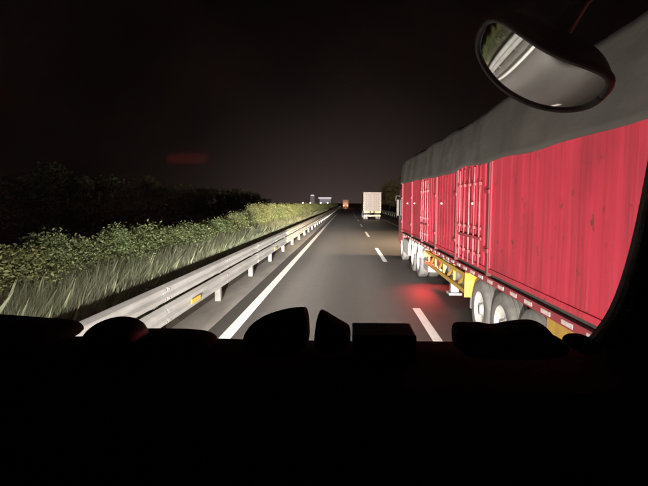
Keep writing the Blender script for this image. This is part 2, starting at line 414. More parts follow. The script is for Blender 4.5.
def tree(name, label, loc, h, cr, leafm, n, leafsize, group, seed):
    random.seed(seed)
    th = thing(name, label, 'tree', loc, group)
    tk = MB().tube([(0, 0, -.3), (.05, 0, h*.25), (-.08, .1, h*.5), (.05, .05, h*.82)], [.05*h*.5, .04*h*.5, .028*h*.5, .01*h*.5], 9)
    cl = []
    for q in range(16):
        a = q * 2.4 + random.random(); z = h * (.22 + .62 * q / 16); ln = cr * random.uniform(.6, 1.0) * (1 - .5 * max(0, q/16 - .5))
        e = (ln*math.cos(a), ln*math.sin(a), z + h*.10)
        tk.tube([(0, 0, z), (e[0]*.5, e[1]*.5, z + h*.04), e], [.012*h*.5, .008*h*.5, .004*h*.5], 6)
        for w in range(3):
            f_ = .5 + .25*w
            cl.append((e[0]*f_ + random.uniform(-.2, .2)*cr, e[1]*f_ + random.uniform(-.2, .2)*cr, z + h*.1*f_ + random.uniform(-.04, .09)*h, cr*random.uniform(.16, .36)))
    tk.build('trunk', M['bark'], th, True)
    per = n // len(cl); cs = []
    for x, y_, z, q in cl:
        u = rng.normal(size=(per, 3)); u /= np.linalg.norm(u, axis=1)[:, None]
        cs.append(np.array((x, y_, z)) + u * (q * rng.uniform(.2, 1, per) ** .5)[:, None] * np.array((1, 1, .75)))
    put('crown', leaves_mesh('crown', np.concatenate(cs), leafsize, leafm, .1), th)
    return th
RT = [(12.6, 116, 8.6, 3.2), (12.0, 134, 7.6, 3.0), (13.4, 150, 9.0, 3.3), (12.2, 172, 7.0, 3.0), (13.0, 100, 7.4, 3.0), (13.0, 84, 6.6, 2.8), (12.8, 205, 6.5, 3.2)]
for i, (x, yy, h, cr) in enumerate(RT):
    tree('roadside_tree', 'olive roadside tree behind the far shoulder guardrail', (x, yy, -.05), h, cr, M['leaf_olive'], 5200, .22, 'trees behind the far shoulder', 30 + i)
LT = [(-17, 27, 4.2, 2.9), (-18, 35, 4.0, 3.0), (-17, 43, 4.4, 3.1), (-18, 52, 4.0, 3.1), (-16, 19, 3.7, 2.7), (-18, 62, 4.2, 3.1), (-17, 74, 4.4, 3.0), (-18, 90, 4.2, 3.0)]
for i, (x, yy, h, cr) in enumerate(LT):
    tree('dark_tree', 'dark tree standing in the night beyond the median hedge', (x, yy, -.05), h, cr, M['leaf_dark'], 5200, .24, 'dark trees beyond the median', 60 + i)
random.seed(99)

# ------------------------------------------------------------------ wheels
def wheel_meshes(r, w, n=36):
    ty = MB().lathe([(r*.60, -w*.46), (r*.68, -w*.50), (r*.86, -w*.50), (r*.965, -w*.44), (r, -w*.36), (r, w*.36), (r*.965, w*.44), (r*.86, w*.5), (r*.68, w*.5), (r*.60, w*.46)], (0,0,0), 'x', n, False)
    # tread grooves as real ribs
    for t in (-.2, 0, .2):
        ty.lathe([(r*1.0, w*(t-.035)), (r*1.012, w*(t-.03)), (r*1.012, w*(t+.03)), (r*1.0, w*(t+.035))], (0,0,0), 'x', n, False)
    rim = MB().lathe([(r*.605, -w*.47), (r*.63, -w*.47), (r*.60, -w*.40), (r*.56, -w*.30), (r*.50, -w*.17), (r*.30, -w*.10), (r*.27, -w*.16), (r*.19, -w*.30), (r*.17, -w*.44), (r*.0001, -w*.46)], (0,0,0), 'x', n, False)
    nuts = MB()
    for k in range(10):
        a = k*math.pi/5
        nuts.lathe([(r*.03, -w*.08), (r*.03, -w*.19), (r*.015, -w*.22)], (0, r*.355*math.cos(a), r*.355*math.sin(a)), 'x', 6)
    return ty.mesh('tyre', M['rubber'], True), rim.mesh('rim', M['rim'], True), nuts.mesh('wheel_nuts', M['alu'])
WM = wheel_meshes(.53, .30)
def wheel(parent, x, y, z=.53, sc=1):
    e = put('wheel', WM[0], parent, (x, y, z), 0, (1, sc, sc))
    put('rim', WM[1], e); put('wheel_nuts', WM[2], e)
    return e

# ------------------------------------------------------------------ red trailer truck alongside
TX = 2.25; TC = TX + 1.275; TXR = TX + 2.55
Y0, Y1 = 1.4, 19.6
rt = thing('trailer_truck', 'long red trailer truck with a dark tarpaulin over its load in the next lane', 'truck', (TC, Y0, 0))
def loc(mb):  # shift world-built vertices into the truck's frame
    mb.v = [(a - TC, b - Y0, c) for a, b, c in mb.v]; return mb
def tb(mb, name, m, parent=rt, **k):
    return loc(mb).build(name, m, parent, **k)
ZB, ZT = 1.30, 3.32
pitch = 2.25; seams = [19.5, 16.7, 14.45, 12.2, 9.95, 7.7, 1.46]   # from the front back
def panel_mesh(a, b, ribs, depth):
    """vertical trapezoid-ribbed steel board in the yz plane, outer face at -x"""
    mb = MB(); pts = []; n = ribs; w = (b - a) / n
    for i in range(n):
        s = a + i*w
        pts += [(s, 0), (s + w*.40, 0), (s + w*.52, -depth), (s + w*.88, -depth)]
    pts.append((b, 0))
    N = len(pts); zs = [ZB, ZB + (ZT-ZB)*.33, ZB + (ZT-ZB)*.66, ZT]
    vs = []
    for z in zs:
        for (yy, d) in pts: vs.append((-d*1.0 + .006*mnoise.noise((yy*1.3, z*1.1, 3.3)), yy, z))
    fs = [(j*N+i, j*N+i+1, (j+1)*N+i+1, (j+1)*N+i) for j in range(len(zs)-1) for i in range(N-1)]
    mb.add(vs, fs)
    return mb
for side in (0, 1):
    for i in range(6):
        b, a = seams[i] - .05, seams[i+1] + .05
        rib, dep = (7, .007) if i < 5 else (14, .003)
        if i in (2, 4): rib, dep = 8, .014
        mb = panel_mesh(a, b, rib, dep)
        mb.v = [((TX + .012 - x*1.0) if side == 0 else (TXR - .012 + x), yy, z) for x, yy, z in mb.v]
        # note: recesses go inward
        mb.v = [((2*(TX+.012) - x) if side == 0 else (2*(TXR-.012) - x), yy, z) for x, yy, z in mb.v]
        pn = tb(mb, 'side_panel', M['red'])
        m_ = pn.modifiers.new('thick', 'SOLIDIFY'); m_.thickness = .004; m_.offset = 0
        if side == 0:
            fr = MB(); x0, x1 = TX - .012, TX + .01
            fr.box(x0, x1, a, b, ZB, ZB + .07); fr.box(x0, x1, a, b, ZT - .08, ZT)
            fr.box(x0, x1, a, a + .05, ZB + .071, ZT - .081); fr.box(x0, x1, b - .05, b, ZB + .071, ZT - .081)
            f = tb(fr, 'panel_frame', M['red'], bevel=.006)
    for i in range(7):
        xx = (TX - .03, TX + .05) if side == 0 else (TXR - .05, TXR + .03)
        if i >= 6: xx = (TX - .015, TX + .05) if side == 0 else (TXR - .05, TXR + .015)
        pw = .045 if i < 6 else .062
        p = tb(MB().box(*xx, seams[i] - pw, seams[i] + pw, ZB - .06, ZT - .02), 'corner_post', M['red_worn'] if i < 6 else M['red'], bevel=.008)
        if side == 0 and i < 6:
            for zz in (1.62, 2.55):
                h = MB().box(TX - .052, TX - .031, seams[i] - .11, seams[i] + .11, zz, zz + .06)
                loc(h).build('hinge', M['rail_red'], p)
# lock rods and worn white ribs on two of the boards
for (ya, yb, n) in ((8.15, 9.55, 5), (13.3, 14.45, 4)):
    for k in range(n):
        yy = ya + (yb - ya)*k/(n-1)
        rod = tb(MB().tube([(TX - .032, yy, ZB + .03), (TX - .032, yy, ZT - .30)], .015, 8), 'lock_rod', M['pale_worn'], smooth=True)
        br = MB()
        for zz in (1.50, 1.95, 2.7): br.box(TX - .06, TX - .012, yy - .05, yy + .05, zz, zz + .05)
        loc(br).build('rod_bracket', M['rail_red'], rod)
    tb(MB().box(TX - .045, TX - .013, ya - .1, yb + .1, 1.78, 1.835), 'lock_bar', M['rail_red'], bevel=.005)
for yy in (8.6, 11.4, 15.9, 17.7): tb(MB().box(TX - .05, TX - .013, yy - .025, yy + .025, 2.37, 2.41), 'marker_reflector', M['white_refl'])
# deck and side rail
tb(MB().box(TX + .05, TXR - .05, Y0, Y1, 1.16, 1.298), 'deck', M['chassis'])
tb(MB().prof([(TX - .035, 1.14), (TX + .03, 1.14), (TX + .03, 1.238), (TX - .035, 1.238)], Y0, Y1), 'side_rail', M['rail_red'], bevel=.006)
tb(MB().prof([(TXR - .03, 1.14), (TXR + .035, 1.14), (TXR + .035, 1.238), (TXR - .03, 1.238)], Y0, Y1), 'side_rail', M['rail_red'], bevel=.006)
yy = Y0 + .2
while yy < Y1 - .4:
    tb(MB().box(TX - .042, TX - .0355, yy, yy + .24, 1.165, 1.215), 'reflective_tape', M['tape_white'])
    yy += .52
for xx in (TC - .45, TC + .45):
    tb(MB().box(xx - .08, xx + .08, Y0, 15.0, .74, 1.158), 'frame_beam', M['yellow'])
yy = 2.2
while yy < 15:
    tb(MB().box(TX + .30, TXR - .30, yy, yy + .08, 1.02, 1.157), 'cross_member', M['chassis']); yy += 1.3
# trailer axles
for yc in (8.45, 7.27, 6.09):
    for sx in (-1, 1):
        xc = TC + sx * 1.05
        w = wheel(rt, xc - TC, yc - Y0); w.rotation_euler.z = 0 if sx < 0 else math.pi
        w2 = wheel(rt, xc - sx*.34 - TC, yc - Y0); w2.rotation_euler.z = 0 if sx > 0 else math.pi
    tb(MB().tube([(TX + .3, yc, .53), (TXR - .3, yc, .53)], .075, 10), 'axle', M['chassis'])
    tb(MB().box(TC - .5, TC - .4, yc - .5, yc + .5, .66, .735), 'leaf_spring', M['chassis'])
    tb(MB().box(TC + .4, TC + .5, yc - .5, yc + .5, .66, .735), 'leaf_spring', M['chassis'])
# yellow mudguards
def guard_front(y0):
    pr = [(y0, .62), (y0 + .03, .62), (y0 + .035, .95), (y0 - .02, 1.12), (y0 - .30, 1.135), (y0 - .30, 1.11), (y0 - .05, 1.09), (y0, .94)]
    return MB().prof(pr, TX - .02, TX + .62, 'x')
tb(guard_front(9.08), 'mudguard', M['yellow'], bevel=.005)
tb(MB().box(TX + .02, TX + .06, 2.4, 5.46, .70, 1.135), 'skirt_board', M['yellow'], bevel=.008)
tb(MB().box(TX + .12, TX + .50, 9.12, 9.2, .40, .62), 'mud_flap', M['alu'])
# yellow side guard between axles
tb(MB().box(TX + .02, TX + .07, 9.13, 13.9, .98, 1.06), 'side_guard_rail', M['yellow'], bevel=.006)
tb(MB().box(TX + .02, TX + .07, 9.13, 13.9, .66, .74), 'side_guard_rail', M['yellow'], bevel=.006)
for k, yp in enumerate((9.4, 10.5, 11.6, 12.7, 13.7)):
    tb(MB().box(TX + .074, TX + .12, yp - .05, yp + .05, .64, 1.155), 'side_guard_post', M['yellow'])
    if k < 4: tb(MB().obox((TX + .10, yp + .08, 1.0), (TX + .10, yp + .62, .74), .03, .06, (1,0,0)), 'side_guard_brace', M['yellow'])
tb(MB().box(TX + .22, TX + .40, 11.3, 11.48, .30, 1.15), 'landing_leg', M['alu'], bevel=.01)
tb(MB().box(TX + .16, TX + .46, 11.22, 11.56, .24, .296), 'landing_foot', M['alu'], bevel=.01)
tb(MB().box(TX + .16, TX + .75, 9.5, 10.9, .60, 1.0), 'tool_box', M['alu'], bevel=.02)
tb(MB().tube([(TX + .45, 12.0, .78), (TX + .45, 13.3, .78)], .21, 18), 'air_tank', M['alu'], smooth=True)
tb(MB().tube([(TX + .2, 9.1, 1.09), (TX + .18, 10.4, 1.01), (TX + .2, 11.8, 1.10), (TX + .3, 13.6, 1.03), (TX + .6, 14.6, 1.12)], .022, 8), 'air_hose', M['chassis'], smooth=True)
# headboard, tailboard
tb(MB().box(TX + .02, TXR - .02, Y1 + .002, Y1 + .06, ZB, 3.75), 'headboard', M['red'])
tb(MB().box(TX + .02, TXR - .02, Y0 - .06, Y0 - .002, 1.15, 3.3), 'tailboard', M['red'])
# tarpaulin: draped sheet
def tarp():
    mb = MB(); ny_, prof_n = 150, 40
    ys = [Y0 - .1 + (Y1 + .22 - Y0) * j / (ny_ - 1) for j in range(ny_)]
    rows = []
    for j, yy in enumerate(ys):
        t = (yy - 10) / 9.6
        edge = 3.03 + .15 * max(0, t) ** 1.4 + 0.014*math.sin(yy*.9) + .012*math.sin(yy*2.9 + .5) + .03*mnoise.noise((yy*.6, 0, 1))
        top = 4.02 + .14 * max(0, (yy - 9)/10) + .02*math.sin(yy*1.15) + .04*mnoise.noise((yy*.8, 5, 2))
        if yy > Y1 - .5: top -= .10 * ((yy - (Y1 - .5)) / .7) ** 2
        row = []
        # section: up left side, over, down right
        W = 2.55
        sec = []
        for k in range(12):
            u = k / 11; z = edge + (top - .16 - edge) * u
            sec.append((-.045 - .02*math.sin(u*3.1) + .05*u*u, z))
        for k in range(1, 17):
            u = k / 17; z = top - .16 * (abs(2*u - 1)) ** 6 + .05*math.sin(u*math.pi)
            sec.append((.0 + .005 + W*u*1.0, z))
        for k in range(12):
            u = 1 - k / 11; z = edge + .05 + (top - .16 - edge - .05) * u
            sec.append((W + .045 + .02*math.sin(u*3.1) - .05*u*u, z))
        for q, (x, z) in enumerate(sec):
            fold = .024*mnoise.noise((yy*.85 + z*.5, z*1.3, q*.02)) + .010*mnoise.noise((yy*4, z*5, 9)) + .006*math.sin(yy*4.1 + z*3 + 4*mnoise.noise((yy*.5, z, 0)))
            if q < 12: x += fold
            elif q >= 28: x -= fold
            else: z += fold*1.6
            row.append((TX + x, yy, z))
        rows.append(row)
    n = len(rows[0]); vs = [p for r in rows for p in r]
    fs = [(j*n+i, j*n+i+1, (j+1)*n+i+1, (j+1)*n+i) for j in range(ny_-1) for i in range(n-1)]
    # front flap hangs down over the headboard
    base = len(vs); last = rows[-1]
    for lv in (.33, .66, 1.0):
        for i, p in enumerate(last):
            zz = p[2] + (3.15 - p[2])*lv if p[2] > 3.15 else p[2]
            vs.append((p[0], p[1] + .03*lv + .02*mnoise.noise((p[0]*2, lv*2, 0)), zz))
    prev = (ny_-1)*n
    for l in range(3):
        cur = base + l*n
        fs += [(prev+i, prev+i+1, cur+i+1, cur+i) for i in range(n-1)]; prev = cur
    return mb.add(vs, fs)
tp = tb(tarp(), 'tarpaulin', M['tarp'], smooth=True)
m_ = tp.modifiers.new('thick', 'SOLIDIFY'); m_.thickness = .006
for k in range(9):   # tie ropes down to the rail
    yy = 2.6 + 2.05*k
    z0 = 3.05 + .15*max(0, (yy-10)/9.6)**1.4
# tractor unit
for yc in (15.75, 17.10):
    for sx in (-1, 1):
        xc = TC + sx*1.03
        w = wheel(rt, xc - TC, yc - Y0); w.rotation_euler.z = 0 if sx < 0 else math.pi
        wheel(rt, xc - sx*.34 - TC, yc - Y0)
    tb(MB().prof([(yc + .66*math.cos(a), .53 + .64*math.sin(a)) for a in [math.pi*q/12 for q in range(1, 12)]] + [(yc + .63*math.cos(a), .53 + .61*math.sin(a)) for a in [math.pi*q/12 for q in range(11, 0, -1)]], TX + .02, TX + .66, 'x'), 'wheel_arch', M['alu'])
for sx in (-1, 1):
    w = wheel(rt, sx*1.02, 20.45 - Y0); w.rotation_euler.z = 0 if sx < 0 else math.pi
tb(MB().box(TC - .45, TC + .45, 14.3, 21.5, .62, .99), 'tractor_frame', M['chassis'])
tb(MB().box(TX + .06, TX + .62, 18.0, 19.4, .42, .98), 'fuel_tank', M['alu'], bevel=.06)
tb(MB().box(TX + .16, TX + .58, 14.15, 14.95, .36, .78), 'battery_box', M['alu'], bevel=.03)
lb = tb(MB().box(TX + .02, TX + .50, 14.16, 14.24, .82, 1.0), 'lamp_bracket', M['yellow'], bevel=.006)
lm = tb(MB().lathe([(.05, -.03), (.05, 0), (.03, .015)][::-1], (TX + .10, 14.12, 1.02), 'y', 14), 'tail_lamp', M['red_hot'])
lm2 = tb(MB().box(TX + .18, TX + .45, 14.13, 14.158, .86, .95), 'tail_lamp', M['red_lamp'])
pl = bpy.data.lights.new('tail_or_fill_light', 'SPOT'); pl.energy = 190; pl.color = (1, .04, .05); pl.shadow_soft_size = .06; pl.spot_size = R(125); pl.spot_blend = .9
po = bpy.data.objects.new('tail_or_fill_light', pl); col.objects.link(po); po.parent = rt; po.location = (TX - .02 - TC, 14.08 - Y0, .96); po.rotation_euler = (R(-32), R(-10), 0)
# tractor cab
cx0, cx1 = TX + .08, TXR - .08
cab = tb(MB().prof([(20.0, .95), (21.35, .62), (21.62, .64), (21.62, 1.75), (21.42, 2.75), (21.2, 3.02), (19.98, 3.10)], cx0, cx1, 'x'), 'cab', M['redcab'], bevel=.05)
loc(MB().prof([(20.35, 1.75), (21.38, 1.75), (21.22, 2.6), (20.35, 2.6)], cx0 - .006, cx0 + .02, 'x')).build('side_window', M['darkglass'], cab)
loc(MB().prof([(21.63, 1.80), (21.64, 1.80), (21.46, 2.70), (21.45, 2.70)], cx0 + .1, cx1 - .1, 'x')).build('windscreen', M['darkglass'], cab)
for sx in (0, 1):
    xx = cx0 + .12 if sx == 0 else cx1 - .52
    loc(MB().box(xx, xx + .40, 21.625, 21.66, .80, 1.0)).build('headlamp', M['headwarm'], cab)
    headlight('headlamp_light', (xx + .2 - TC, 21.75 - Y0, .9), rt, 120, (1, .72, .46), eps=.0012, eps_up=.004, k=1.5, up=.25, xk=.14, cone=166, pitch=-2)
loc(MB().box(cx0 - .13, cx0 - .03, 21.25, 21.40, 1.85, 2.55)).build('door_mirror', M['chassis'], cab)
loc(MB().tube([(cx0 + .01, 21.3, 2.7), (cx0 - .15, 21.32, 2.72), (cx0 - .16, 21.32, 2.5)], .018, 6)).build('mirror_arm', M['chassis'], cab)

# ------------------------------------------------------------------ trucks ahead
def box_truck(name, label, x, y, w, z0, z1, ln, bodym, doorm, small=False, sparse=False):
    th = thing(name, label, 'truck', (x, y, 0)); hw = w/2
    MB().box(-hw, hw, .06, ln, z0, z1).build('cargo_box', bodym, th)
    fr = MB().box(-hw - .02, -hw + .10, -.03, .058, z0, z1 + .02).box(hw - .10, hw + .02, -.03, .058, z0, z1 + .02)
    fr.box(-hw + .101, hw - .101, -.03, .058, z1 - .10, z1 + .02).box(-hw + .101, hw - .101, -.03, .058, z0, z0 + .10)
    fr.build('rear_frame', bodym, th)
    for s in (-1, 1):
        a, b = (-hw + .11, -.03) if s < 0 else (.03, hw - .11)
        d = MB().box(a, b, .0, .055, z0 + .11, z1 - .11).build('rear_door', doorm, th)
        rb = MB(); n = 4
        for q in range(n): rb.box(a + (b-a)*(q+.3)/n, a + (b-a)*(q+.62)/n, -.03, -.002, z0 + .2, z1 - .2)
        rb.build('door_rib', bodym, d)
        lt = MB()
        for q in range(7):
            zz = z0 + .3 + (z1 - z0 - .6)*q/6; lt.box(a + .02, b - .02, -.05, -.032, zz - .05, zz + .05)
        lt.build('door_crossbar', M['lattice'], d)
        rod = MB().tube([(s*.16, -.09, z0 + .05), (s*.16, -.09, z1 - .05)], .025, 6).build('lock_rod', M['alu'], d)
    MB().box(-hw, hw, -.02, .10, z0 - .26, z0 - .01).build('rear_sill', M['chassis'], th)
    bm = MB().box(-hw, hw, -.05, .05, .45, .68).build('bumper', M['chassis'], th)
    for k in range(8):
        xx = -hw + .05 + (w - .1)*k/8
        MB().box(xx, xx + (w-.1)/8 - .02, -.062, -.0505, .47, .66).build('chevron_plate', M['yellow_refl'] if k % 4 else M['tape_white'], bm)
    for s in (-1, 1):
        xx = s*(hw - .30)
        MB().box(xx - .26, xx + .26, -.06, -.021, z0 - .24, z0 - .04).build('tail_lamp', M['amber_lamp'] if not small else M['red_lamp'], th)
    for k in range(3):
        xx = (k - 1)*.55
        MB().box(xx - .16, xx + .16, -.055, -.021, z0 - .21, z0 - .07).build('marker_lamp', M['amber_lamp'] if not small else M['orange_body'], th)
    if not small:
        for s in (-1, 1):
            for q in range(4):
                MB().box(s*(hw - .04) - .04, s*(hw - .04) + .04, -.05, -.031, z0 + .15 + .35*q, z0 + .25 + .35*q).build('marker_lamp', M['amber_lamp'], th)
    for s in (-1, 1):
        for yy in (1.3, 2.6):
            wheel(th, s*(hw - .18), yy); wheel(th, s*(hw - .50), yy)
    for s in (-.42, .42): MB().box(s - .07, s + .07, .1, ln + 1.6, .58, z0 - .001).build('frame_beam', M['chassis'], th)
    MB().prof([(ln + .25, .7), (ln + 2.2, .55), (ln + 2.3, 1.6), (ln + 2.0, 2.7), (ln + .25, 2.9)], -hw + .05, hw - .05, 'x').build('cab', M['blue_body'], th, bevel=.05)
    for s in (-1, 1): wheel(th, s*(hw - .2), ln + 1.3)
    return th
box_truck('box_truck', 'pale box truck with ribbed rear doors and amber tail lamps ahead', 3.72, 70, 2.5, 1.22, 3.92, 8.5, M['white_body'], M['lattice'])
far = box_truck('box_truck', 'distant cream box truck with glowing red tail lamps in the lane beside the median', -.45, 226, 2.5, 1.2, 3.9, 8.0, M['orange_body'], M['orange_body'], small=True)
for s in (-1, 1):
    MB().box(s*.9 - .25, s*.9 + .25, -.07, -.063, .95, 1.25).build('tail_lamp', M['red_hot'], far)
pl = bpy.data.lights.new('tail_or_fill_light', 'POINT'); pl.energy = 320; pl.color = (1, .55, .36); pl.shadow_soft_size = .2  # warm fill added behind the truck to brighten its rear, no lamp there
po = bpy.data.objects.new('tail_or_fill_light', pl); col.objects.link(po); po.parent = far; po.location = (0, -2.2, 1.3)

# ------------------------------------------------------------------ lit roadside station far ahead on the left
YS = 330
def S(px, py): return P(px, py, YS)
a = S(318.5, 204); b = S(331, 197.2)
stn = thing('filling_station', 'distant floodlit station with a lit canopy and slim tower beyond the hedge', 'station', ((a.x + b.x)/2, YS, 0))
ox = (a.x + b.x)/2; hw = (b.x - a.x)/2; zt = b.z
MB().box(-hw, hw, 0, 7, zt - 1.0, zt).build('canopy', M['canopy_lit'], stn)
for s in (-.8, 0, .8): MB().box(s*hw - .2, s*hw + .2, 3.2, 3.6, 0, zt - 1.001).build('column', M['station_wall'], stn)
MB().box(-hw*.9, hw*.9, 6, 9, 0, zt - 1.01).build('back_wall', M['station_wall'], stn)
t = S(312, 196); MB().box(t.x - ox - 1.3, t.x - ox + 1.3, 2, 5, 0, t.z).build('tower', M['station_wall'], stn)
MB().lathe([(1.25, -.35), (1.35, 0), (1.1, .4), (.5, .65)], (t.x - ox, 4, t.z + .351), 'z', 14).build('lit_dome', M['canopy_lit'], stn)
for k, px in enumerate((303.2, 310.6, 321, 327.8)):
    p = S(px, 202.8)
    lamp = thing('flood_lamp', 'bright white flood lamp on a pole before the distant station', 'lamp', (p.x, YS - 3, 0), 'flood lamps of the distant station')
    MB().tube([(0, 0, -.2), (0, 0, p.z - .3)], .08, 6).build('pole', M['post'], lamp)
    MB().lathe([(.30, -.3), (.46, 0), (.30, .3)], (0, 0, p.z), 'z', 10).build('lamp_head', M['lamp_white'], lamp)

# ------------------------------------------------------------------ own truck: cab seen from inside
CX = -.30
oc = thing('truck_cab', 'dark truck cab with dashboard, windscreen pillars and an outside convex mirror', 'truck cab', (CX, 0, 0))
def cb(mb, name, m, parent=oc, **k):
    mb.v = [(x - CX, y_, z) for x, y_, z in mb.v]; return mb.build(name, m, parent, **k)
# dashboard: profile swept across the cab (y, z)
dz = P(420, 341.5, 1.06).z
dpro = [(1.075, 1.55), (1.075, dz - .02), (1.06, dz), (.98, dz + .0), (.80, dz - .012), (.62, dz - .045), (.50, dz - .10), (.44, dz - .20), (.43, dz - .55), (.60, 1.45)]
mb = MB(); nseg = 40; xs = [CX - 1.16 + 2.32*i/nseg for i in range(nseg+1)]
n = len(dpro)
for x in xs:
    for (yy, z) in dpro:
        mb.v.append((x, yy, z + (.006*mnoise.noise((x*3, yy*3, 0)) if z > dz - .15 else 0)))
mb.f += [(i*n+k, i*n+(k+1) % n, (i+1)*n+(k+1) % n, (i+1)*n+k) for i in range(nseg) for k in range(n)]
mb.f += [tuple(range(n)), tuple(range(nseg*n + n - 1, nseg*n - 1, -1))]
cb(mb, 'dashboard', M['trim'], smooth=True)
def loft(name, outline, Y, depth, m, parent=None, lump=0, sub=2, shrink=.86, label=None, cat=None):
    """closed body: silhouette outline (photo pixels at distance Y) carried back through several shrinking sections"""
    pts = [P(px, py, Y) for px, py in outline]; cx_ = sum(p.x for p in pts)/len(pts); zb = min(p.z for p in pts)
    secs = [(-.5, .72), (-.38, .93), (-.05, 1.0), (.3, .97), (.5, shrink)]
    mb = MB(); n_ = len(pts)
    for t, s in secs:
        for p in pts:
            x = cx_ + (p.x - cx_)*s; z = zb + (p.z - zb)*s; yv = Y + t*depth
            if lump: q = mnoise.noise((x*22, yv*22, z*22)); x += q*lump; z += (mnoise.noise((x*25, yv*19, z*30 + 7)) * lump if z > zb + .004 else 0)
            mb.v.append((x, yv, z))
    for k in range(len(secs) - 1):
        mb.f += [(k*n_+i, k*n_+(i+1) % n_, (k+1)*n_+(i+1) % n_, (k+1)*n_+i) for i in range(n_)]
    mb.f += [tuple(range(n_)), tuple(range((len(secs)-1)*n_ + n_ - 1, (len(secs)-1)*n_ - 1, -1))]
    if parent is not None: o = cb(mb, name, m, parent, smooth=True, sub=sub)
    else:
        o = mb.build(name, m, None, smooth=True, sub=sub); tag(o, label, cat)
    return o
# instrument hood at the left (part of the dash)
loft('instrument_hood', [(-170, 350), (-170, 318), (-90, 317), (0, 323), (48, 327), (62, 328.5), (70, 332), (75, 350)], .93, .22, M['trim'], oc)
loft('dash_ledge', [(90, 350), (92, 333), (140, 332), (190, 332.5), (206, 335), (216, 339), (220, 350)], .98, .12, M['trim'], oc, sub=1)
# windscreen frame: pillars with a curved inner edge, header, sill
def frame_side(sgn):
    inner = [(662, -40), (655, 40), (648, 100), (641, 150), (633, 225), (624, 275), (613, 312), (600, 334), (585, 352)]
    for _ in range(3):                          # smooth the curve
        sm = [inner[0]]
        for (ax_, ay), (bx_, by) in zip(inner, inner[1:]): sm += [(.75*ax_ + .25*bx_, .75*ay + .25*by), (.25*ax_ + .75*bx_, .25*ay + .75*by)]
        inner = sm + [inner[-1]]
    pin = [P(px, py, 1.10) for px, py in inner]
    dx = (pin[0].x - CX)
    def mx(x): return x if sgn > 0 else 2*CX - x
    mb = MB(); n_ = len(pin); secs = [(-.06, .05), (-.05, .016), (-.01, 0.0), (.02, .008), (.03, .03)]
    xo = CX + 1.22
    for t, s in secs:
        for p in pin: mb.v.append((mx(p.x + s), p.y - .13*(p.z - 2.0) + .03 + t, p.z))
    for t in (.03, -.30):
        for p in pin: mb.v.append((mx(xo), p.y - .13*(p.z - 2.0) + .03 + t, p.z))
    m = len(secs) + 2
    for k in range(m):
        k2 = (k+1) % m
        mb.f += [(k*n_+i, k*n_+i+1, k2*n_+i+1, k2*n_+i) for i in range(n_-1)]
    mb.f += [tuple(k*n_ for k in range(m)), tuple(k*n_+n_-1 for k in range(m-1, -1, -1))]
    return mb
cb(frame_side(1), 'windscreen_pillar', M['trim'], smooth=False)
cb(frame_side(-1), 'windscreen_pillar', M['trim'], smooth=False)
cb(MB().box(CX - 1.22, CX + 1.22, .55, 1.02, 3.00, 3.12), 'header', M['trim'], bevel=.03)
cb(MB().box(CX - 1.22, CX + 1.22, -1.0, .549, 3.10, 3.16), 'roof', M['trim'])
for s in (-1, 1):
    xa, xb = sorted((CX + s*1.18, CX + s*1.24))
    cb(MB().box(xa, xb, -.95, .72, 1.0, 2.05), 'door', M['trim'], bevel=.02)
cb(MB().box(CX - 1.22, CX + 1.22, -1.06, -1.0, 1.0, 3.16), 'back_wall', M['trim'])
cb(MB().box(CX - 1.17, CX + 1.17, -.99, 1.07, .94, 1.0), 'cab_floor', M['trim'])
cb(MB().box(-1.15, -.90, -.985, -.965, 2.18, 2.235), 'added_red_strip', M['added_red_strip'], bevel=.006)  # unseen glowing strip, added so the windscreen shows a faint red smear
# outer front: body panel, bumper, headlamps
cb(MB().prof([(1.10, .95), (1.22, .95), (1.20, 1.95), (1.13, 2.02), (1.10, 1.98)], CX - 1.22, CX + 1.22, 'x'), 'front_panel', M['cabpaint'], bevel=.01)
cb(MB().box(CX - 1.22, CX + 1.22, 1.02, 1.30, .38, .94), 'front_bumper', M['cabpaint'], bevel=.04)
for s in (-1, 1):
    x = CX + s*.92
    h = cb(MB().box(x - .20, x + .20, 1.222, 1.25, 1.12, 1.32), 'headlamp', M['headlens'], bevel=.01)
    cb(MB().prof([(1.222, 1.325), (1.38, 1.325), (1.38, 1.345), (1.222, 1.36)], x - .23, x + .23, 'x'), 'headlamp_glow_shield', M['blackplastic'], bevel=.004)  # lip added to block the lens glow from the outside mirror
    headlight('headlamp_light', (x - CX, 1.40, 1.22), oc, 84 if s > 0 else 175, (1, .935, .85), eps=.0001, eps_up=.0013, k=.85, up=.11)
